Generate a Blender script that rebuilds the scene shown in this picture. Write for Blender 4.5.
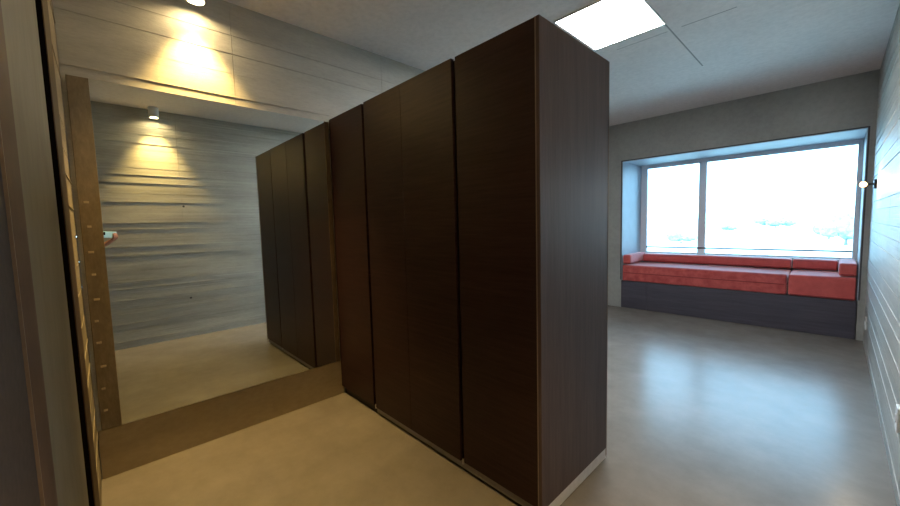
import bpy, bmesh, math, random
from mathutils import Vector, Matrix, noise

for o in list(bpy.data.objects):
    bpy.data.objects.remove(o, do_unlink=True)
SC = bpy.context.scene
COL = SC.collection
R = math.radians

# ------------------------------------------------------------------ camera, sky, exposure
CAM = Vector((0.0, 0.0, 1.40))
YAW, PITCH, ROLL, FPX = R(46.5655), R(4.3903), R(-1.4679), 365.92
FWD = Vector((-math.sin(YAW)*math.cos(PITCH), math.cos(YAW)*math.cos(PITCH), -math.sin(PITCH)))
_r = Vector((math.cos(YAW), math.sin(YAW), 0)); _u = _r.cross(FWD)
RGT = _r*math.cos(ROLL) + _u*math.sin(ROLL)
UPV = -_r*math.sin(ROLL) + _u*math.cos(ROLL)
cd = bpy.data.cameras.new('camera'); cd.sensor_width = 36; cd.lens = 36*FPX/900
cd.clip_start = 0.01; cd.clip_end = 3000
cam = bpy.data.objects.new('camera', cd); COL.objects.link(cam)
m3 = Matrix((RGT, UPV, -FWD)).transposed()
cam.matrix_world = Matrix.Translation(CAM) @ m3.to_4x4()
SC.camera = cam

SKY = 9.0
w = bpy.data.worlds.new('sky'); SC.world = w; w.use_nodes = True
bg = w.node_tree.nodes['Background']
bg.inputs[0].default_value = (0.36, 0.69, 1.0, 1); bg.inputs[1].default_value = SKY
SC.view_settings.view_transform = 'Standard'; SC.view_settings.look = 'None'
SC.view_settings.gamma = 1; SC.view_settings.use_curve_mapping = False
SC.view_settings.exposure = 0.53
WARM = (1.0, 0.64, 0.20)
SPOT_W = 190.0
PANEL_E = 40.0

# ------------------------------------------------------------------ room measures (metres)
X0, X1 = -2.8356, 0.2513          # left wall (mirror), right wall
XE = -0.882                        # free end of the wardrobe
Y1, Y2 = 1.38, 2.06                # wardrobe front, back
Y3 = 6.028                         # window wall
YG = Y3 + 0.85                     # glass
HC, HW = 2.912, 2.262
YB = -0.10                         # wall at the photographer's left
OX0, OX1, OZ1 = -2.36, 0.197, 2.325   # window alcove

# ------------------------------------------------------------------ materials
def mat(name):
    m = bpy.data.materials.new(name); m.use_nodes = True
    nt = m.node_tree; return m, nt, nt.nodes['Principled BSDF']
def N(nt, t, **k):
    n = nt.nodes.new(t)
    for a, v in k.items(): setattr(n, a, v)
    return n
def L(nt, a, b): nt.links.new(a, b)
def ramp(nt, fac, stops):
    r = N(nt, 'ShaderNodeValToRGB'); e = r.color_ramp.elements
    while len(e) < len(stops): e.new(0.5)
    for i, (p, c) in enumerate(stops): e[i].position = p; e[i].color = (*c, 1)
    L(nt, fac, r.inputs[0]); return r.outputs[0]
def coords(nt, scale=(1, 1, 1)):
    t = N(nt, 'ShaderNodeTexCoord'); mp = N(nt, 'ShaderNodeMapping'); mp.inputs['Scale'].default_value = scale
    L(nt, t.outputs['Object'], mp.inputs[0]); return mp.outputs[0]
def nz(nt, vec, scale, detail=6, rough=0.6):
    n = N(nt, 'ShaderNodeTexNoise'); n.inputs['Scale'].default_value = scale
    n.inputs['Detail'].default_value = detail; n.inputs['Roughness'].default_value = rough
    L(nt, vec, n.inputs['Vector']); return n.outputs['Fac']
def mixc(nt, a, b, fac, mode='MIX'):
    n = N(nt, 'ShaderNodeMix', data_type='RGBA', blend_type=mode)
    if isinstance(fac, float): n.inputs[0].default_value = fac
    else: L(nt, fac, n.inputs[0])
    L(nt, a, n.inputs[6]); L(nt, b, n.inputs[7]); return n.outputs[2]
def bump(nt, h, bs, strength, dist):
    b = N(nt, 'ShaderNodeBump'); b.inputs['Strength'].default_value = strength; b.inputs['Distance'].default_value = dist
    L(nt, h, b.inputs['Height']); L(nt, b.outputs[0], bs.inputs['Normal'])
def vrange(nt, fac, a, b):
    n = N(nt, 'ShaderNodeMapRange'); n.inputs[3].default_value = a; n.inputs[4].default_value = b
    L(nt, fac, n.inputs[0]); return n.outputs[0]

def plain(name, c, rough=0.5, metal=0.0, var=0.08, scale=30, spec=0.5):
    m, nt, b = mat(name); v = coords(nt); f = nz(nt, v, scale, 4)
    lo = tuple(x*(1-var) for x in c); hi = tuple(min(1, x*(1+var)) for x in c)
    L(nt, ramp(nt, f, [(0.3, lo), (0.7, hi)]), b.inputs['Base Color'])
    b.inputs['Roughness'].default_value = rough; b.inputs['Metallic'].default_value = metal
    b.inputs['Specular IOR Level'].default_value = spec
    return m
def concrete(name, lo, hi, rough=(0.5, 0.7), stretch=(1, 1, 1), spec=0.5, bstr=0.25):
    m, nt, b = mat(name); v = coords(nt, stretch)
    big = nz(nt, v, 1.1, 5, 0.62); fine = nz(nt, v, 22, 5, 0.65)
    c1 = ramp(nt, big, [(0.3, lo), (0.7, hi)])
    c2 = ramp(nt, fine, [(0.25, (0.8, 0.8, 0.8)), (0.6, (1, 1, 1))])
    L(nt, mixc(nt, c1, c2, 0.7, 'MULTIPLY'), b.inputs['Base Color'])
    L(nt, vrange(nt, big, *rough), b.inputs['Roughness']); b.inputs['Specular IOR Level'].default_value = spec
    bump(nt, fine, b, bstr, 0.004); return m
def laminate(name, lo, hi, stretch, rough=0.36, spec=0.5, shift=(0, 0, 0)):
    m, nt, b = mat(name); v = coords(nt, stretch)
    grain = nz(nt, v, 9, 8, 0.72); band = nz(nt, v, 1.6, 3, 0.5)
    c1 = ramp(nt, grain, [(0.3, lo), (0.72, hi)])
    c2 = ramp(nt, band, [(0.3, (0.72, 0.72, 0.72)), (0.7, (1.05, 1.05, 1.05))])
    L(nt, mixc(nt, c1, c2, 0.8, 'MULTIPLY'), b.inputs['Base Color'])
    L(nt, vrange(nt, grain, rough-0.05, rough+0.09), b.inputs['Roughness'])
    b.inputs['Specular IOR Level'].default_value = spec
    bump(nt, grain, b, 0.12, 0.001); return m
def glow(name, c, s):
    m, nt, b = mat(name); b.inputs['Base Color'].default_value = (0.9, 0.9, 0.9, 1)
    b.inputs['Emission Color'].default_value = (*c, 1); b.inputs['Emission Strength'].default_value = s; return m

M = {}
M['board'] = concrete('board_formed_concrete', (0.36, 0.36, 0.34), (0.52, 0.52, 0.49), (0.42, 0.58), (1, 1, 5))
def board_streaks(m):
    """thin pale and dark mineral lines left by the horizontal boards."""
    nt = m.node_tree; b = nt.nodes['Principled BSDF']; src = b.inputs['Base Color'].links[0].from_socket
    a = nz(nt, coords(nt, (0.7, 0.7, 34)), 1.0, 3, 0.7); c = nz(nt, coords(nt, (0.5, 0.5, 75)), 1.0, 2, 0.6)
    d = ramp(nt, a, [(0.30, (0.66, 0.65, 0.62)), (0.46, (1, 1, 1))])
    e = ramp(nt, c, [(0.60, (0, 0, 0)), (0.72, (0.16, 0.16, 0.155))])
    L(nt, mixc(nt, mixc(nt, src, d, 0.55, 'MULTIPLY'), e, 0.8, 'ADD'), b.inputs['Base Color'])
board_streaks(M['board'])
M['board_plain'] = concrete('board_formed_concrete_plain', (0.36, 0.355, 0.325), (0.50, 0.495, 0.455), (0.45, 0.6), (1, 1, 5))
M['smooth'] = concrete('smooth_concrete', (0.32, 0.325, 0.32), (0.42, 0.425, 0.415), (0.55, 0.75), bstr=0.12)
# ceiling concrete with two hairline joints
def ceiling_mat():
    m = concrete('ceiling_concrete', (0.74, 0.70, 0.685), (0.86, 0.815, 0.80), (0.6, 0.75), bstr=0.12)
    nt = m.node_tree; b = nt.nodes['Principled BSDF']; src = b.inputs['Base Color'].links[0].from_socket
    t = N(nt, 'ShaderNodeTexCoord'); s = N(nt, 'ShaderNodeSeparateXYZ'); L(nt, t.outputs['Object'], s.inputs[0])
    def mth(op, a, c=None):
        n = N(nt, 'ShaderNodeMath', operation=op)
        for i, q in enumerate((a, c)):
            if q is None: continue
            if isinstance(q, (int, float)): n.inputs[i].default_value = q
            else: L(nt, q, n.inputs[i])
        return n.outputs[0]
    def line(ax, pos, bx, lo, hi, wd):
        a = mth('LESS_THAN', mth('ABSOLUTE', mth('SUBTRACT', s.outputs[ax], pos)), wd)
        return mth('MULTIPLY', a, mth('MULTIPLY', mth('GREATER_THAN', s.outputs[bx], lo), mth('LESS_THAN', s.outputs[bx], hi)))
    k = mth('MAXIMUM', line(0, -0.975, 1, 3.26, 4.45, 0.006), line(1, 3.43, 0, -0.9, -0.55, 0.005))
    k = mth('MAXIMUM', k, line(1, 3.43, 0, -1.4, -1.0, 0.004))
    d = N(nt, 'ShaderNodeRGB'); d.outputs[0].default_value = (0.17, 0.16, 0.16, 1)
    L(nt, mixc(nt, src, d.outputs[0], mth('MULTIPLY', k, 0.8)), b.inputs['Base Color']); return m
M['ceiling'] = ceiling_mat()
def floor_mat():
    m, nt, b = mat('polished_concrete'); v = coords(nt)
    big = nz(nt, v, 0.9, 6, 0.62); mid = nz(nt, v, 4.5, 6, 0.7); fine = nz(nt, v, 40, 3, 0.6)
    c1 = ramp(nt, big, [(0.3, (0.20, 0.182, 0.165)), (0.7, (0.29, 0.268, 0.245))])
    c2 = ramp(nt, mid, [(0.3, (0.78, 0.77, 0.75)), (0.65, (1, 1, 1))])
    L(nt, mixc(nt, c1, c2, 0.75, 'MULTIPLY'), b.inputs['Base Color'])
    L(nt, vrange(nt, mid, 0.20, 0.30), b.inputs['Roughness'])
    b.inputs['Specular IOR Level'].default_value = 0.13
    bump(nt, fine, b, 0.05, 0.002); return m
M['floor'] = floor_mat()
M['front'] = laminate('dark_wood_laminate', (0.019, 0.0075, 0.008), (0.048, 0.024, 0.022), (0.35, 1, 7), 0.42, 0.2)
M['side'] = laminate('dark_wood_laminate_upright', (0.060, 0.038, 0.039), (0.118, 0.083, 0.083), (7, 7, 0.35), 0.5, 0.4)  # same laminate as the fronts, window glare put into the lighter greyer tone
M['carcass'] = plain('dark_carcass', (0.016, 0.011, 0.010), 0.6)
M['edge'] = plain('edge_banding', (0.21, 0.16, 0.13), 0.4)
M['plinth'] = plain('brushed_plinth', (0.26, 0.25, 0.25), 0.4, 0.4)  # plinth metal darkened, the shade on the front put into its colour
M['plinth_end'] = plain('pale_plinth', (0.66, 0.66, 0.68), 0.4, 0.1)  # same plinth metal, window light put into the paler colour
M['chrome'] = plain('brushed_metal', (0.7, 0.68, 0.66), 0.3, 1.0)
def mirror_mat():
    m, nt, b = mat('silvered_glass')
    v = coords(nt); f = nz(nt, v, 3, 2)
    L(nt, ramp(nt, f, [(0.2, (0.72, 0.77, 0.745)), (0.8, (0.74, 0.79, 0.765))]), b.inputs['Base Color'])
    b.inputs['Metallic'].default_value = 1; b.inputs['Roughness'].default_value = 0.0; return m
M['mirror'] = mirror_mat()
M['border'] = laminate('golden_brown_strip', (0.17, 0.135, 0.085), (0.27, 0.215, 0.14), (6, 6, 2.2), 0.5, 0.3)  # tone of the return wall's reflection, painted on a strip
M['base_tan'] = concrete('golden_brown_wall_base', (0.36, 0.285, 0.165), (0.48, 0.385, 0.235), (0.35, 0.5), (1, 1, 2), 0.5, 0.1)
M['border_dark'] = laminate('dark_brown_strip', (0.10, 0.065, 0.035), (0.17, 0.115, 0.065), (6, 6, 2.2), 0.5, 0.3)
M['notch'] = plain('pale_notch', (0.45, 0.37, 0.24), 0.5)
M['mirror_back'] = plain('mirror_backing', (0.12, 0.10, 0.08), 0.5)
M['white'] = plain('white_paint', (0.78, 0.78, 0.78), 0.4, var=0.03)
M['frame'] = plain('white_window_frame', (0.80, 0.81, 0.84), 0.4, var=0.03)
M['reveal'] = plain('pale_reveal', (0.42, 0.51, 0.60), 0.55, var=0.05, scale=6)  # blue of the sky light put into the lining's colour
M['sill'] = plain('white_sill', (0.8, 0.8, 0.8), 0.4, var=0.03)
M['base'] = laminate('charcoal_laminate', (0.066, 0.060, 0.086), (0.108, 0.100, 0.135), (0.35, 1, 6), 0.42)
M['trim'] = plain('dark_edge_trim', (0.06, 0.055, 0.065), 0.5)
def fabric_mat(name, lo, hi):
    m, nt, b = mat(name); v = coords(nt); crush = nz(nt, v, 9, 5, 0.65); weave = nz(nt, v, 300, 2)
    L(nt, ramp(nt, crush, [(0.35, lo), (0.65, hi)]), b.inputs['Base Color'])
    b.inputs['Roughness'].default_value = 0.75
    b.inputs['Sheen Weight'].default_value = 1.0; b.inputs['Sheen Roughness'].default_value = 0.4
    b.inputs['Sheen Tint'].default_value = (1.0, 0.75, 0.78, 1)
    bump(nt, crush, b, 0.35, 0.006); return m
M['red'] = fabric_mat('red_velvet', (0.44, 0.055, 0.055), (0.64, 0.125, 0.12))
M['red2'] = fabric_mat('red_velvet_plain', (0.56, 0.09, 0.085), (0.66, 0.12, 0.115))
M['piping'] = plain('dark_red_piping', (0.28, 0.03, 0.035), 0.8)
M['black'] = plain('black_seal', (0.004, 0.003, 0.003), 0.9, spec=0.0)  # darkness inside the jamb gap, painted as solid black
M['jamb'] = laminate('brown_jamb', (0.045, 0.026, 0.015), (0.08, 0.048, 0.028), (6, 6, 0.4), 0.6, 0.2)
M['grey_panel'] = concrete('grey_wall_panel', (0.20, 0.185, 0.15), (0.30, 0.28, 0.23), (0.7, 0.85), (1, 1, 0.3), 0.2, 0.1)
M['grey_panel2'] = concrete('matt_board_concrete', (0.24, 0.21, 0.165), (0.34, 0.30, 0.24), (0.8, 0.9), (1, 1, 5), 0.05, 0.1)
M['door'] = plain('dark_door', (0.055, 0.045, 0.046), 0.6, var=0.25, scale=60, spec=0.3)
M['stile'] = laminate('reddish_stile', (0.085, 0.048, 0.034), (0.14, 0.085, 0.06), (4, 4, 3), 0.6, 0.3)
M['lens'] = glow('warm_lens', (1.0, 0.72, 0.34), 170)
M['led'] = glow('led_diffuser', (1.0, 0.985, 0.93), PANEL_E)
M['bulb'] = glow('warm_bulb', (1.0, 0.62, 0.25), 9)
M['dark_metal'] = plain('dark_lamp_metal', (0.03, 0.028, 0.03), 0.4, 0.5)
M['skin'] = plain('skin', (0.50, 0.24, 0.17), 0.55, var=0.06)
M['shirt'] = plain('dark_shirt', (0.05, 0.055, 0.07), 0.9)
M['denim'] = plain('dark_trousers', (0.04, 0.05, 0.09), 0.9)
M['shoe'] = plain('shoe', (0.05, 0.045, 0.04), 0.6)
M['hair'] = plain('brown_hair', (0.035, 0.02, 0.012), 0.6)
M['phone'] = plain('pale_blue_phone', (0.42, 0.70, 0.80), 0.3, var=0.03)
M['phone_dark'] = plain('black_glass', (0.01, 0.01, 0.012), 0.15)
M['leaf'] = plain('pale_foliage', (0.34, 0.42, 0.38), 0.9, var=0.3, scale=1.2, spec=0.1)  # haze over foliage and bark put into their pale colours
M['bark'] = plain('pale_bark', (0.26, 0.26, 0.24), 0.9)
M['field'] = concrete('dry_pale_field', (0.50, 0.52, 0.46), (0.72, 0.71, 0.64), (0.9, 1.0), (0.02, 0.02, 0.02), 0.0, 0.0)  # haze over the land washed into the field's colour
def glass_mat():
    m = bpy.data.materials.new('window_glass'); m.use_nodes = True; nt = m.node_tree
    nt.nodes.remove(nt.nodes['Principled BSDF']); o = nt.nodes['Material Output']
    t = N(nt, 'ShaderNodeBsdfTransparent'); g = N(nt, 'ShaderNodeBsdfGlossy'); g.inputs['Roughness'].default_value = 0.02
    t.inputs[0].default_value = (0.93, 0.96, 0.96, 1)
    fr = N(nt, 'ShaderNodeFresnel'); fr.inputs[0].default_value = 1.45
    mx = N(nt, 'ShaderNodeMixShader'); L(nt, fr.outputs[0], mx.inputs[0]); L(nt, t.outputs[0], mx.inputs[1]); L(nt, g.outputs[0], mx.inputs[2])
    L(nt, mx.outputs[0], o.inputs[0]); return m
M['glass'] = glass_mat()

# ------------------------------------------------------------------ mesh helpers
def box(bm, x0, x1, y0, y1, z0, z1):
    vs = [bm.verts.new((x, y, z)) for z in (z0, z1) for y in (y0, y1) for x in (x0, x1)]
    for f in ((0, 2, 3, 1), (4, 5, 7, 6), (0, 1, 5, 4), (2, 6, 7, 3), (0, 4, 6, 2), (1, 3, 7, 5)):
        bm.faces.new([vs[i] for i in f])
def rbox(bm, x0, x1, y0, y1, z0, z1, r=0.004, seg=2):
    t = bmesh.new(); box(t, x0, x1, y0, y1, z0, z1)
    bmesh.ops.bevel(t, geom=list(t.edges), offset=r, segments=seg, profile=0.5, affect='EDGES')
    join(bm, t)
def join(bm, t):
    me = bpy.data.meshes.new('tmp'); t.to_mesh(me); t.free(); bm.from_mesh(me); bpy.data.meshes.remove(me)
def lathe(bm, prof, n=28, M4=None):
    rings = []
    for r, z in prof:
        if r < 1e-6: rings.append([bm.verts.new((0, 0, z))])
        else: rings.append([bm.verts.new((r*math.cos(2*math.pi*i/n), r*math.sin(2*math.pi*i/n), z)) for i in range(n)])
    new = [v for q in rings for v in q]
    for a, b in zip(rings, rings[1:]):
        for i in range(n):
            j = (i+1) % n
            if len(a) == 1 and len(b) == 1: continue
            if len(a) == 1: bm.faces.new((a[0], b[i], b[j]))
            elif len(b) == 1: bm.faces.new((a[i], b[0], a[j]))
            else: bm.faces.new((a[i], b[i], b[j], a[j]))
    if M4: bmesh.ops.transform(bm, matrix=M4, verts=new)
def obj(name, bm, m, parent=None, smooth=False, origin=None):
    bmesh.ops.recalc_face_normals(bm, faces=bm.faces)
    if origin is not None: bmesh.ops.translate(bm, vec=-Vector(origin), verts=bm.verts)
    me = bpy.data.meshes.new(name); bm.to_mesh(me); bm.free()
    me.materials.append(m)
    if smooth:
        for p in me.polygons: p.use_smooth = True
    o = bpy.data.objects.new(name, me); COL.objects.link(o)
    if origin is not None: o.location = origin
    if parent:
        o.parent = parent
    return o
def one(name, m, parent, fn, *a, smooth=False, origin=None):
    bm = bmesh.new(); fn(bm, *a); return obj(name, bm, m, parent, smooth, origin)
def tag(o, label=None, cat=None, group=None, kind=None):
    if label: o['label'] = label
    if cat: o['category'] = cat
    if group: o['group'] = group
    if kind: o['kind'] = kind
    return o
def empty(name, loc):
    o = bpy.data.objects.new(name, None); COL.objects.link(o); o.location = loc; o.empty_display_size = 0.1; return o
def struct(o, label=None, cat=None): return tag(o, label, cat, None, 'structure')
# parts are modelled in world metres and moved under their thing's base
def part(name, m, root, fn, *a, smooth=False):
    bm = bmesh.new(); fn(bm, *a)
    base = Vector((0, 0, 0)); q = root
    while q: base += q.location; q = q.parent
    bmesh.ops.translate(bm, vec=-base, verts=bm.verts)
    return obj(name, bm, m, root, smooth)

# ------------------------------------------------------------------ the setting
def board_wall(bm, axis, face, back, u0, u1, rows, seams, seed, sign, deep=0.0028, many=0.9):
    """horizontal boards pressed into concrete: every board has its own depth, thin fins between some."""
    rnd = random.Random(seed)
    def slab(f, a, b, z0, z1):
        lo, hi = sorted((f, back))
        box(bm, *((lo, hi, a, b) if axis == 0 else (a, b, lo, hi)), z0, z1)
    us = [u0] + [q for q in seams if u0 < q < u1] + [u1]
    for z0, z1 in zip(rows, rows[1:]):
        d = rnd.uniform(0.0, deep); fin = rnd.random()
        for a, b in zip(us, us[1:]):
            f = face - sign*(d + rnd.uniform(0, 0.0005))
            top = z1 - (0.004 if fin < many else 0.0)
            slab(f, a+0.0012, b-0.0012, z0, top)
            if fin < many: slab(face + sign*(0.003 if fin < many*0.5 else -0.007), a, b, top, z1)
    slab(face - sign*0.006, u0, u1, rows[0], rows[-1])
def rows(seed, lo=0.09, hi=0.16, fixed=()):
    rnd = random.Random(seed); out = [0.0]
    for t in list(fixed) + [HC]:
        base = out[-1]; n = max(1, round((t-base)/((lo+hi)/2)))
        ws = [rnd.uniform(lo, hi) for _ in range(n)]; acc = 0
        for q in ws: acc += q/sum(ws)*(t-base); out.append(base+acc)
    return out

struct(one('floor', M['floor'], None, box, -3.2, 0.6, -2.4, YG+0.2, -0.12, 0.0),
       'polished grey concrete floor reflecting the window', 'floor')
struct(one('ceiling', M['ceiling'], None, box, -3.2, 0.6, -2.4, Y3+0.3, HC, HC+0.2),
       'bare grey concrete ceiling with fine joints', 'ceiling')
bm = bmesh.new(); board_wall(bm, 0, X0, X0-0.2, YB, Y3+0.2, rows(3, fixed=(2.30, 2.45, 2.58)), (0.72, 1.9, 3.3, 4.7), 5, 1, 0.0014, 0.4)
struct(obj('wall_left', bm, M['board_plain']), 'board-marked concrete wall carrying the big mirror', 'wall')
bm = bmesh.new(); board_wall(bm, 0, X1, X1+0.2, -2.4, Y3+0.2, rows(8, 0.07, 0.13), (-1.2, 0.78, 2.4, 4.0, 5.3), 9, -1)
wr_ = struct(obj('wall_right', bm, M['board']), 'board-marked concrete wall at the right, shining with window light', 'wall')
for yy, zz in ((0.80, 1.73), (0.80, 0.52)):
    part('tie_hole', M['trim'], wr_, lathe, [(0, 0), (0.013, 0), (0.013, 0.006), (0, 0.006)], 16, Matrix.Translation((X1+0.002, yy, zz)) @ Matrix.Rotation(R(-90), 4, 'Y'))
bm = bmesh.new(); board_wall(bm, 1, YB, YB-0.16, X0-0.1, -2.36, rows(12, 0.13, 0.15), (), 13, 1)
struct(obj('wall_back', bm, M['grey_panel2']), 'narrow strip of board-marked concrete wall left of the mirror', 'wall')
def far_wall(bm):
    box(bm, X0, OX0, Y3, Y3+0.3, 0, HC); box(bm, OX1, X1+0.05, Y3, Y3+0.3, 0, HC); box(bm, OX0, OX1, Y3, Y3+0.3, OZ1, HC)
struct(one('wall_far', M['smooth'], None, far_wall), 'smooth grey concrete wall around the window alcove', 'wall')
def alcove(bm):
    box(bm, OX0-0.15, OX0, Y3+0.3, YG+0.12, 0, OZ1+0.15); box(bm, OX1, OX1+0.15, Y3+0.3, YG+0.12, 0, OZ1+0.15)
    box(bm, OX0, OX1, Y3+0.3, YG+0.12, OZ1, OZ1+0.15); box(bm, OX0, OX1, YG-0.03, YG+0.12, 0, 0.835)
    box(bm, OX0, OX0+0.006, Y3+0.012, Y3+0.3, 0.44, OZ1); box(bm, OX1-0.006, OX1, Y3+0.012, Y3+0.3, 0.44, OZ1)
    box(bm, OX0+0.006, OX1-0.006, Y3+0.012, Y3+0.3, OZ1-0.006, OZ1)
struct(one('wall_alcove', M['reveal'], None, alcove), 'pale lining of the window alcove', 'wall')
def alcove_trim(bm):
    t = 0.014
    box(bm, OX0-t, OX1+t, Y3-0.006, Y3, OZ1, OZ1+t); box(bm, OX0-t, OX0, Y3-0.006, Y3, 0.45, OZ1); box(bm, OX1, OX1+t, Y3-0.006, Y3, 0.45, OZ1)
struct(one('trim_1', M['trim'], None, alcove_trim), 'thin dark trim around the window alcove', 'trim')
struct(one('wall_corridor', M['smooth'], None, box, -3.2, 0.6, -2.6, -2.4, 0, HC), 'concrete wall behind the photographer', 'wall')
struct(one('wall_corridor_side', M['smooth'], None, box, -1.2, -1.0, -2.4, -0.26, 0, HC), 'concrete wall beside the entrance', 'wall')
struct(one('wall_lintel', M['smooth'], None, box, -0.42, X1, YB-0.16, YB, 2.5, HC), 'concrete lintel above the entrance', 'wall')

# entrance joinery seen edge-on at the left of the picture
d1 = empty('door_1', (-1.9, YB, 0)); struct(d1, 'brown wooden door jamb with black shadow gap beside the concrete strip', 'door frame')
part('jamb', M['jamb'], d1, rbox, -2.36, -2.04, YB-0.16, YB+0.002, 0, HC, 0.002)
part('shadow_gap', M['black'], d1, box, -2.04, -1.72, YB-0.16, YB-0.001, 0, HC)  # solid strip, the gap's shade is only its black colour
struct(one('wall_pier', M['grey_panel'], None, box, -1.72, -1.0, YB-0.16, YB+0.002, 0, HC), 'narrow grey plastered pier at the left edge of the picture', 'wall')
d2 = empty('door_2', (-0.7, YB, 0)); struct(d2, 'dark door leaf with reddish brown edge strip at far left', 'door')
part('edge_strip', M['stile'], d2, rbox, -1.0, -0.845, YB-0.10, YB+0.003, 0, HC, 0.002)
part('panel', M['door'], d2, rbox, -0.845, -0.42, YB-0.10, YB, 0, HC, 0.002)
part('edge_line', M['edge'], d2, box, -0.8465, -0.8435, YB-0.02, YB+0.004, 0, HC)

# window
wn = empty('window_1', ((OX0+OX1)/2, YG, 0.9)); struct(wn, 'wide two-pane white window over the red bench', 'window')
def wframe(bm):
    y0, y1 = YG-0.03, YG+0.05
    rbox(bm, OX0, OX0+0.10, y0, y1, 0.835, OZ1); rbox(bm, OX1-0.045, OX1, y0, y1, 0.835, OZ1)
    rbox(bm, OX0+0.10, OX1-0.045, y0, y1, OZ1-0.06, OZ1); rbox(bm, OX0+0.10, OX1-0.045, y0, y1, 0.835, 0.855)
part('frame', M['frame'], wn, wframe)
part('mullion', M['frame'], wn, rbox, -1.51, -1.41, YG-0.035, YG+0.05, 0.855, OZ1-0.06)
part('rail', M['trim'], wn, rbox, OX0+0.10, OX1-0.045, YG-0.045, YG-0.03, 0.925, 0.945, 0.003)
part('pane', M['glass'], wn, box, OX0+0.10, -1.51, YG+0.005, YG+0.011, 0.855, OZ1-0.06)
part('pane', M['glass'], wn, box, -1.41, OX1-0.045, YG+0.005, YG+0.011, 0.855, OZ1-0.06)
part('sill', M['sill'], wn, rbox, OX0, OX1, YG-0.13, YG-0.03, 0.795, 0.835)

# daylight is sampled through the window opening
pl = bpy.data.lights.new('window_portal', 'AREA'); pl.shape = 'RECTANGLE'; pl.size = OX1-OX0; pl.size_y = OZ1-0.835
pl.cycles.is_portal = True
po = bpy.data.objects.new('window_portal', pl); COL.objects.link(po)
po.location = ((OX0+OX1)/2, YG+0.14, (OZ1+0.835)/2); po.rotation_euler = (R(-90), 0, 0)

# ------------------------------------------------------------------ the wardrobe
wd = empty('wardrobe', ((X0+XE)/2, (Y1+Y2)/2, 0))
tag(wd, 'tall dark brown wardrobe standing out from the mirror wall', 'wardrobe')
G1, G2, GM = -2.318, -1.400, -1.862
part('carcass', M['carcass'], wd, box, X0+0.008, XE-0.02, Y1+0.024, Y2-0.004, 0.065, HW-0.004)
def dr(name, x0, x1, dy, z0=0.07):
    return part(name, M['front'], wd, rbox, x0, x1, Y1+dy, Y1+dy+0.022, z0, HW, 0.0015)
dr('door', X0+0.01, G1-0.006, 0.0)
dr('door', G1+0.028, GM-0.001, -0.004); dr('door', GM+0.001, G2-0.010, -0.004)
dr('door', G2+0.014, XE-0.022, 0.0)
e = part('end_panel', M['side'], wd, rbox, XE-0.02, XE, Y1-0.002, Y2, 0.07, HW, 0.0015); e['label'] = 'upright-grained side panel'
part('edge_strip', M['edge'], wd, box, XE-0.0215, XE-0.0165, Y1-0.004, Y1, 0.02, HW-0.002)
part('edge_strip', M['edge'], wd, box, XE-0.004, XE+0.0015, Y2, Y2+0.003, 0.02, HW-0.002)
part('back_panel', M['carcass'], wd, box, X0+0.008, XE-0.02, Y2-0.004, Y2, 0.065, HW-0.004)
part('plinth', M['plinth'], wd, box, G1+0.018, XE-0.02, Y1+0.012, Y1+0.03, 0.024, 0.068)['label'] = 'pale metal plinth'
part('plinth', M['carcass'], wd, box, X0+0.01, XE-0.021, Y1+0.032, Y1+0.05, 0.0, 0.068)
part('plinth', M['plinth_end'], wd, box, XE-0.02, XE-0.003, Y1+0.012, Y2-0.002, 0.008, 0.068)['label'] = 'pale metal plinth'
for x in (G1+0.012, G2+0.002):
    part('pivot', M['chrome'], wd, lathe, [(0, 0.055), (0.006, 0.055), (0.006, 0.085), (0, 0.085)], 12, Matrix.Translation((x, Y1+0.006, 0)))

# ------------------------------------------------------------------ the mirror
mr = empty('mirror', (X0, 0.65, 0.29)); tag(mr, 'large frameless wall mirror reflecting the wardrobe and the photographer', 'mirror')
part('backing', M['mirror_back'], mr, box, X0+0.0045, X0+0.010, -0.076, 1.352, 0.295, 2.236)
part('glass', M['mirror'], mr, box, X0+0.010, X0+0.015, 0.006, 1.334, 0.290, 2.241)
rs = part('border_strip', M['border_dark'], mr, rbox, X0+0.010, X0+0.017, 1.334, 1.372, 0.290, 2.241, 0.0015)
rs['label'] = 'slim dark brown strip beside the wardrobe'
def mirrored_wall_strip(bm):  # strip added in place of the return wall's reflection in the glass
    rbox(bm, X0+0.010, X0+0.017, -0.080, 0.006, 0.290, 2.241, 0.0015)
st = part('border_strip', M['border'], mr, mirrored_wall_strip); st['label'] = 'golden brown strip with pale notches'
rnd = random.Random(4); z = 0.40
while z < 1.60:
    y = -0.052 + rnd.uniform(-0.006, 0.006); hw = rnd.uniform(0.008, 0.013)
    part('notch', M['notch'], st, rbox, X0+0.016, X0+0.0185, y-hw, y+hw, z-0.006, z+0.006, 0.001)  # pale marks for the board joints in that reflection
    z += rnd.uniform(0.115, 0.145)

struct(one('baseboard_left', M['base_tan'], None, box, X0-0.05, X0+0.008, YB+0.004, Y1+0.02, 0.0, 0.284),
       'golden brown wall base below the mirror', 'baseboard')

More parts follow.
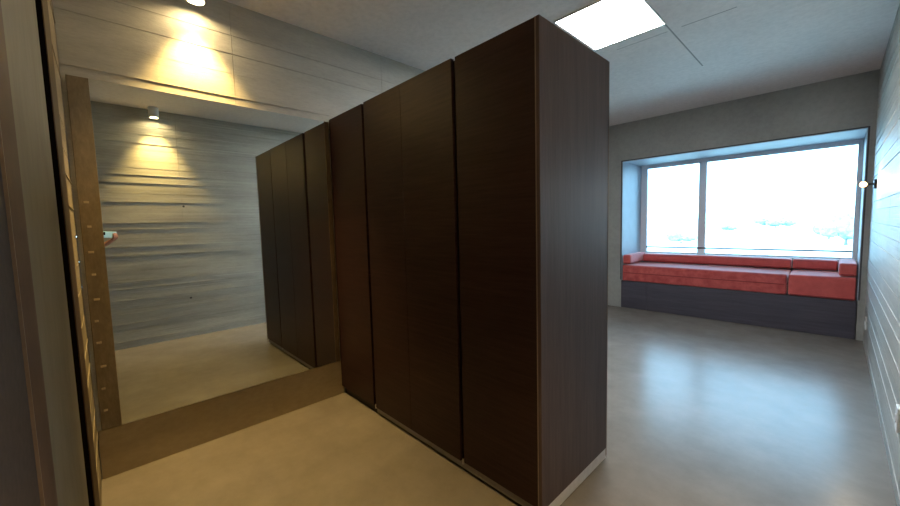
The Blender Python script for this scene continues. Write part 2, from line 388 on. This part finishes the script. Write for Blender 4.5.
# ------------------------------------------------------------------ lamps
def spot(loc, label, tgt):
    t = empty('ceiling_spotlight', (loc[0], loc[1], HC)); tag(t, label, 'spotlight', 'ceiling spotlights')
    x, y = loc; T = Matrix.Translation((x, y, HC))
    part('housing', M['white'], t, lathe, [(0, 0), (0.05, 0), (0.05, -0.118), (0.046, -0.123), (0.042, -0.118), (0.040, -0.100), (0, -0.100)], 32, T, smooth=False)
    part('lens', M['lens'], t, lathe, [(0, -0.1005), (0.0395, -0.1005), (0.0395, -0.112), (0, -0.112)], 24, T)['label'] = 'glowing warm lens'
    l = bpy.data.lights.new('spotlight_beam', 'SPOT'); l.energy = SPOT_W; l.color = WARM; l.spot_size = R(78); l.spot_blend = 1.0; l.shadow_soft_size = 0.035
    o = bpy.data.objects.new('spotlight_beam', l); COL.objects.link(o); o.parent = t; o.location = (0, 0, -0.128)
    o.rotation_euler = (Vector(tgt)-Vector((x, y, HC-0.118))).to_track_quat('-Z', 'Y').to_euler()
    return t
spot((X0+0.115, 0.51), 'small white ceiling spotlight shining down the wall above the mirror', (X0+0.115, 0.51, 0))
spot((X1-0.12, 0.56), 'small white ceiling spotlight seen only in the mirror', (X1-0.12, 0.56, 0))

pn = empty('ceiling_light', (-1.24, 2.92, HC)); tag(pn, 'bright square panel light on the ceiling behind the wardrobe', 'ceiling light')
PX0, PX1, PY0, PY1 = -1.515, -0.972, 2.595, 3.255
def pframe(bm):
    t = 0.012
    for a in ((PX0-t, PX1+t, PY0-t, PY0), (PX0-t, PX1+t, PY1, PY1+t), (PX0-t, PX0, PY0, PY1), (PX1, PX1+t, PY0, PY1)): box(bm, *a, HC-0.012, HC)
part('frame', M['white'], pn, pframe)
part('diffuser', M['led'], pn, box, PX0, PX1, PY0, PY1, HC-0.009, HC-0.001)

wl = empty('wall_lamp', (X1, 5.45, 1.69)); tag(wl, 'small dark spotlight glowing on the right wall beside the window', 'wall lamp')
RX = Matrix.Translation((X1, 5.45, 1.69)) @ Matrix.Rotation(R(-90), 4, 'Y')
part('wall_plate', M['dark_metal'], wl, lathe, [(0, -0.003), (0.045, -0.003), (0.045, 0.012), (0.04, 0.016), (0.010, 0.016), (0.010, 0.07), (0, 0.07)], 24, RX)
HD = Matrix.Translation((X1-0.085, 5.45, 1.69)) @ Matrix.Rotation(R(90), 4, 'X')
part('lamp_head', M['dark_metal'], wl, lathe, [(0, -0.05), (0.022, -0.05), (0.032, -0.02), (0.034, 0.05), (0.031, 0.05), (0.030, 0.035), (0, 0.035)], 24, HD)
part('bulb', M['bulb'], wl, lathe, [(0, 0.036), (0.026, 0.036), (0.024, 0.05), (0.012, 0.058), (0, 0.060)], 20, HD, smooth=True)['label'] = 'glowing warm bulb'
l = bpy.data.lights.new('wall_lamp_beam', 'SPOT'); l.energy = 14; l.color = (1.0, 0.8, 0.55); l.spot_size = R(90); l.spot_blend = 0.7; l.shadow_soft_size = 0.02
o = bpy.data.objects.new('wall_lamp_beam', l); COL.objects.link(o); o.parent = wl; o.location = (-0.085, -0.07, 0)
o.rotation_euler = Vector((0.25, -1, -0.03)).to_track_quat('-Z', 'Y').to_euler()

def outlet(y, z, label):
    t = empty('wall_outlet', (X1, y, z)); tag(t, label, 'outlet', 'white wall outlets')
    part('cover_plate', M['white'], t, rbox, X1-0.010, X1+0.003, y-0.04, y+0.04, z-0.06, z+0.06, 0.003)
    def sock(bm):
        lathe(bm, [(0, 0), (0.022, 0), (0.022, 0.003), (0.018, 0.003), (0.017, 0.001), (0, 0.001)], 20, Matrix.Translation((X1-0.010, y, z)) @ Matrix.Rotation(R(-90), 4, 'Y'))
    part('socket', M['frame'], t, sock)
outlet(5.62, 0.285, 'small white outlet low on the right wall near the bench')
outlet(2.80, 0.385, 'white outlet low on the right wall at the picture edge')

# ------------------------------------------------------------------ window bench and cushions
bn = empty('window_bench', ((OX0+OX1)/2, Y3+0.4, 0)); tag(bn, 'dark built-in bench base under the red cushions', 'bench')
part('box', M['base'], bn, box, OX0+0.002, OX1-0.008, Y3+0.022, YG-0.042, 0.0, 0.425)
part('front_panel', M['base'], bn, rbox, OX0+0.002, -1.98, Y3+0.0, Y3+0.02, 0.004, 0.43, 0.0015)
part('front_panel', M['base'], bn, rbox, -1.978, OX1-0.008, Y3+0.0, Y3+0.02, 0.004, 0.43, 0.0015)
part('seat_board', M['base'], bn, box, OX0+0.002, OX1-0.008, Y3+0.022, YG-0.042, 0.425, 0.432)

def pillow_box(bm, x0, x1, y0, y1, z0, z1, r, crown, seed):
    """upholstered block: rounded, puffed on the faces, slightly uneven."""
    t = bmesh.new(); box(t, x0, x1, y0, y1, z0, z1)
    n = 10
    bmesh.ops.bevel(t, geom=list(t.edges), offset=r, segments=4, profile=0.5, affect='EDGES')
    long_edges = [e for e in t.edges if e.calc_length() > 0.12]
    bmesh.ops.subdivide_edges(t, edges=long_edges, cuts=n, use_grid_fill=True)
    c = Vector(((x0+x1)/2, (y0+y1)/2, (z0+z1)/2)); hx, hy, hz = (x1-x0)/2, (y1-y0)/2, (z1-z0)/2
    for v in t.verts:
        p = v.co - c; a, b, q = p.x/hx, p.y/hy, p.z/hz
        bulge = (1-a*a)*(1-b*b)
        if q > 0: v.co.z += crown*max(0, bulge)
        if b < -0.9: v.co.y -= 0.3*crown*max(0, (1-a*a)*(1-q*q))
        nn = noise.noise(Vector((v.co.x*4+seed, v.co.y*4, v.co.z*4)))*0.004
        if q > -0.9: v.co.z += nn
        v.co.y += abs(nn) if b < 0 else 0
    join(bm, t)
def cushion(name, label, cat, group, b, mt, crown=0.012, r=0.02, seam=None, seed=1):
    x0, x1, y0, y1, z0, z1 = b
    t = empty(name, ((x0+x1)/2, (y0+y1)/2, z0)); tag(t, label, cat, group)
    part('cover', mt, t, pillow_box, x0, x1, y0, y1, z0, z1, r, crown, seed, smooth=True)
    def pip(bm):
        for zz in ([z0+r*0.9] if seam is None else [seam]):
            rr = 0.005; y = y0-0.001
            rbox(bm, x0+r, x1-r, y-rr, y+rr, zz-rr, zz+rr, 0.003)
            rbox(bm, x1-rr, x1+0.002, y0+r, y1-r, zz-rr, zz+rr, 0.003)
    part('piping', M['piping'], t, pip)
    return t
SZ0, SZ1 = 0.436, 0.688
cushion('seat_cushion', 'long red velvet seat cushion on the left of the window bench', 'cushion', 'red bench seat cushions', (OX0+0.012, -0.392, Y3+0.01, YG-0.20, SZ0, SZ1), M['red'], 0.012, 0.018, 0.565, 1)
cushion('seat_cushion', 'short red seat cushion on the right of the window bench', 'cushion', 'red bench seat cushions', (-0.378, OX1-0.018, Y3+0.01, YG-0.20, SZ0, SZ1+0.004), M['red2'], 0.012, 0.018, None, 2)
cushion('back_cushion', 'long low red back cushion along the window sill', 'cushion', 'red bench back cushions', (OX0+0.135, -0.392, YG-0.30, YG-0.145, SZ1+0.016, 0.832), M['red2'], 0.008, 0.02, None, 3)
cushion('back_cushion', 'short low red back cushion at the right end of the sill', 'cushion', 'red bench back cushions', (-0.378, 0.030, YG-0.30, YG-0.145, SZ1+0.020, 0.832), M['red2'], 0.008, 0.02, None, 4)
cushion('armrest_cushion', 'red armrest block at the left end of the window bench', 'cushion', 'red bench armrest cushions', (OX0+0.012, OX0+0.125, Y3+0.03, YG-0.145, SZ1+0.016, 0.850), M['red2'], 0.006, 0.02, None, 5)
cushion('armrest_cushion', 'red armrest block at the right end of the window bench', 'cushion', 'red bench armrest cushions', (0.040, OX1-0.018, Y3+0.03, YG-0.145, SZ1+0.020, 0.850), M['red2'], 0.006, 0.02, None, 6)

# ------------------------------------------------------------------ photographer, seen only in the mirror
def skin(name, chains, m, parent, sub=1):
    """chains: list of [(point, radius), ...]; a chain may start on a point already used, and branches there."""
    verts, edges, rad, idx = [], [], [], {}
    for ch in chains:
        prev = None
        for p, r in ch:
            key = tuple(round(c, 4) for c in p)
            if key not in idx: idx[key] = len(verts); verts.append(Vector(p)); rad.append(r if isinstance(r, tuple) else (r, r))
            i = idx[key]
            if prev is not None and prev != i: edges.append((prev, i))
            prev = i
    me = bpy.data.meshes.new(name); me.from_pydata(verts, edges, []); me.update()
    tmp = bpy.data.objects.new('tmp', me); COL.objects.link(tmp)
    md = tmp.modifiers.new('s', 'SKIN'); md.use_smooth_shade = True
    if not me.skin_vertices: me.attributes.new  # layer is made by the modifier
    for i, r in enumerate(rad):
        me.skin_vertices[0].data[i].radius = r
    me.skin_vertices[0].data[0].use_root = True
    sb = tmp.modifiers.new('u', 'SUBSURF'); sb.levels = sub; sb.render_levels = sub
    dg = bpy.context.evaluated_depsgraph_get(); ev = tmp.evaluated_get(dg)
    out = bpy.data.meshes.new_from_object(ev); out.name = name
    bpy.data.objects.remove(tmp, do_unlink=True)
    for p in out.polygons: p.use_smooth = True
    out.materials.clear(); out.materials.append(m)
    o = bpy.data.objects.new(name, out); COL.objects.link(o)
    if parent: o.parent = parent; o.location = -parent.location
    return o
PXc, PYc = -0.10, -0.46                     # where the person stands
# phone: behind the lens of the camera, its back to the room
PH = CAM - FWD*0.013
def ph(a, b, c): return PH + RGT*a + UPV*b + FWD*c
phm = Matrix.Translation(ph(0.098, -0.010, 0)) @ m3.to_4x4()
def phone_box(x0, x1, y0, y1, z0, z1, r):
    bm = bmesh.new(); rbox(bm, x0, x1, y0, y1, z0, z1, r, 3); return bm
pr = empty('phone', ph(0.098, -0.010, 0)); pr.rotation_euler = m3.to_euler(); tag(pr, 'pale blue phone held sideways, seen in the mirror', 'phone')
obj('case', phone_box(-0.082, 0.082, -0.036, 0.036, -0.004, 0.004, 0.003), M['phone'], pr)
obj('screen', phone_box(-0.073, 0.073, -0.033, 0.033, 0.0041, 0.0048, 0.0003), M['phone_dark'], pr)
obj('camera_bump', phone_box(-0.078, -0.054, -0.004, 0.030, -0.0065, -0.004, 0.001), M['phone_dark'], pr)

def v(*a): return tuple(a)
sh = Vector((PXc+0.19, PYc+0.02, 1.36)); el = Vector((0.150, -0.195, 1.165)); wr = Vector((0.135, 0.03, 1.285))
pb = ph(0.156, -0.062, -0.004)             # palm under the phone's free end
pm = wr.lerp(pb, 0.55)
up = [(v(PXc, PYc, 0.95), (0.15, 0.11)), (v(PXc, PYc, 1.12), (0.135, 0.10)), (v(PXc, PYc, 1.30), (0.155, 0.11)), (v(PXc, PYc+0.005, 1.41), (0.10, 0.075)), (v(PXc, PYc+0.01, 1.48), (0.058, 0.058)), (v(PXc, PYc+0.02, 1.54), (0.062, 0.075)), (v(PXc, PYc+0.02, 1.61), (0.074, 0.095)), (v(PXc, PYc+0.01, 1.675), (0.05, 0.06))]
torso = v(PXc, PYc, 1.30)
chains = [up]
chains.append([(torso, (0.155, 0.11)), (tuple(sh), 0.058), (tuple(sh.lerp(el, 0.5)), 0.048), (tuple(el), 0.040), (tuple(el.lerp(wr, 0.35)), 0.041), (tuple(wr), (0.027, 0.024)), (tuple(pm), (0.034, 0.020)), (tuple(pb), (0.036, 0.016))])
fing = []
for k, (a, ln) in enumerate(((0.132, 0.9), (0.146, 1.0), (0.160, 0.95), (0.173, 0.78))):
    k0 = ph(a, -0.056, 0.012); k1 = ph(a+0.002, -0.034, 0.016); k2 = ph(a, -0.034+0.026*ln, 0.0155); k3 = ph(a-0.003, -0.034+0.046*ln, 0.0145)
    chains.append([(tuple(pb), (0.036, 0.016)), (tuple(k0), 0.010), (tuple(k1), 0.009), (tuple(k2), 0.008), (tuple(k3), 0.006)])
t1 = ph(0.174, -0.046, -0.018); t2 = ph(0.166, -0.022, -0.0205); t3 = ph(0.150, -0.004, -0.018)
chains.append([(tuple(pm), (0.034, 0.020)), (tuple(t1), 0.013), (tuple(t2), 0.010), (tuple(t3), 0.007)])
lsh = Vector((PXc-0.19, PYc+0.0, 1.36)); lel = Vector((PXc-0.25, PYc-0.02, 1.08)); lwr = Vector((PXc-0.25, PYc+0.04, 0.84)); lpm = Vector((PXc-0.245, PYc+0.05, 0.76))
chains.append([(torso, (0.155, 0.11)), (tuple(lsh), 0.058), (tuple(lsh.lerp(lel, 0.5)), 0.048), (tuple(lel), 0.040), (tuple(lwr), (0.026, 0.022)), (tuple(lpm), (0.018, 0.036))])
for k, (dy, ln) in enumerate(((0.030, 0.085), (0.010, 0.095), (-0.010, 0.09), (-0.028, 0.07))):
    a = lpm + Vector((0, dy, -0.035)); b = a + Vector((0.012, 0, -ln*0.55)); c = b + Vector((0.022, 0, -ln*0.42))
    chains.append([(tuple(lpm), (0.018, 0.036)), (tuple(a), 0.010), (tuple(b), 0.009), (tuple(c), 0.007)])
a = lpm + Vector((0.02, 0.04, 0.0)); chains.append([(tuple(lwr.lerp(lpm, 0.5)), 0.024), (tuple(a), 0.012), (tuple(a+Vector((0.012, 0.012, -0.045))), 0.009)])
chains[-1][0] = (tuple(lpm), (0.018, 0.036))
hip = v(PXc, PYc, 0.95)
for s in (-1, 1):
    chains.append([(hip, (0.15, 0.11)), (v(PXc+s*0.09, PYc, 0.86), 0.088), (v(PXc+s*0.10, PYc+0.01, 0.50), 0.058), (v(PXc+s*0.10, PYc-0.01, 0.34), 0.054), (v(PXc+s*0.10, PYc-0.015, 0.11), 0.038), (v(PXc+s*0.10, PYc+0.01, 0.055), (0.040, 0.035)), (v(PXc+s*0.105, PYc+0.15, 0.035), (0.040, 0.022))])
pe = empty('person', (PXc, PYc, 0)); tag(pe, 'photographer in the mirror, bare forearm holding up a pale phone', 'person')
body = skin('body', chains, M['skin'], pe, 2)
def grow(ch, k): return [(p, tuple(x+k for x in (r if isinstance(r, tuple) else (r, r)))) for p, r in ch]
mid = sh.lerp(el, 0.45); lmid = lsh.lerp(lel, 0.45)
skin('shirt', [grow(up[:4], 0.016), grow([(torso, (0.155, 0.11)), (tuple(sh), 0.058), (tuple(mid), 0.050)], 0.016), grow([(torso, (0.155, 0.11)), (tuple(lsh), 0.058), (tuple(lmid), 0.050)], 0.016)], M['shirt'], pe, 2)
skin('trousers', [grow([(hip, (0.15, 0.11)), (v(PXc+s*0.09, PYc, 0.86), 0.088), (v(PXc+s*0.10, PYc+0.01, 0.50), 0.060), (v(PXc+s*0.10, PYc-0.015, 0.11), 0.050)], 0.014) for s in (-1, 1)], M['denim'], pe, 2)
for s in (-1, 1):
    skin('shoe', [[(v(PXc+s*0.10, PYc-0.035, 0.062), (0.044, 0.050)), (v(PXc+s*0.10, PYc+0.05, 0.056), (0.046, 0.045)), (v(PXc+s*0.107, PYc+0.17, 0.042), (0.044, 0.034))]], M['shoe'], pe, 2)
skin('hair', [[(v(PXc, PYc-0.055, 1.54), (0.06, 0.03)), (v(PXc, PYc-0.045, 1.62), (0.080, 0.055)), (v(PXc, PYc-0.005, 1.695), (0.075, 0.05)), (v(PXc, PYc+0.06, 1.70), (0.06, 0.03))]], M['hair'], pe, 2)
for s in (-1, 1):
    t = bmesh.new(); bmesh.ops.create_uvsphere(t, u_segments=12, v_segments=8, radius=0.012)
    bmesh.ops.translate(t, vec=(s*0.032, 0.105, 1.605), verts=t.verts); obj('eye', t, M['white'], pe, True)

# ------------------------------------------------------------------ land outside, far below the window, haze put into its colours
GZ = -5.0
def land(bm):
    n = 40
    g = [[None]*(n+1) for _ in range(n+1)]
    for i in range(n+1):
        for j in range(n+1):
            x = -900+1800*i/n; y = 12+1100*j/n
            h = GZ + 1.2*noise.noise(Vector((x*0.01, y*0.01, 0))) + max(0, (y-500)/600)**2*10*(0.6+noise.noise(Vector((x*0.004, 3, 0))))
            g[i][j] = bm.verts.new((x, y, h))
    for i in range(n):
        for j in range(n): bm.faces.new((g[i][j], g[i+1][j], g[i+1][j+1], g[i][j+1]))
struct(one('ground', M['field'], None, land, smooth=True), 'pale hazy land outside the window', 'ground')
def tree(px, depth, wid, hgt, label, seed, squat=False):
    d = FWD + RGT*((px[0]-450)/FPX) - UPV*((px[1]-253)/FPX)
    p = CAM + d*depth; rnd = random.Random(seed)
    t = empty('tree', (p.x, p.y, GZ)); tag(t, label, 'tree', 'trees outside the window')
    def crown(bm):
        for k in range(9):
            q = bmesh.new(); r = wid*rnd.uniform(0.2, 0.34); bmesh.ops.create_icosphere(q, subdivisions=3, radius=r)
            c = Vector((rnd.uniform(-0.34, 0.34)*wid, rnd.uniform(-0.25, 0.25)*wid, hgt*rnd.uniform(0.5, 0.8)))
            for vv in q.verts:
                vv.co *= 1+0.25*noise.noise(vv.co*(3/r)+Vector((seed, k, 0)))
                vv.co.z *= min(1.0, 0.32*hgt/r)
            bmesh.ops.translate(q, vec=c, verts=q.verts); join(bm, q)
    one('crown', M['leaf'], t, crown)
    one('trunk', M['bark'], t, lathe, [(0.05*hgt, -0.8), (0.035*hgt, 0.2*hgt), (0.02*hgt, 0.6*hgt), (0, 0.62*hgt)], 10)
tree((776, 226), 200, 15, 6.0, 'pale hazy tree clump in the middle of the right window pane', 1)
tree((846, 240), 75, 7, 6.2, 'pale tree at the right edge of the window view', 2)
tree((829, 236), 90, 5, 4.5, 'pale tree left of the one at the window edge', 3)
tree((681, 243), 95, 6, 2.8, 'low pale bush seen in the left window pane', 4)
tree((729, 233), 170, 6, 3.0, 'small pale tree right of the window mullion', 5)
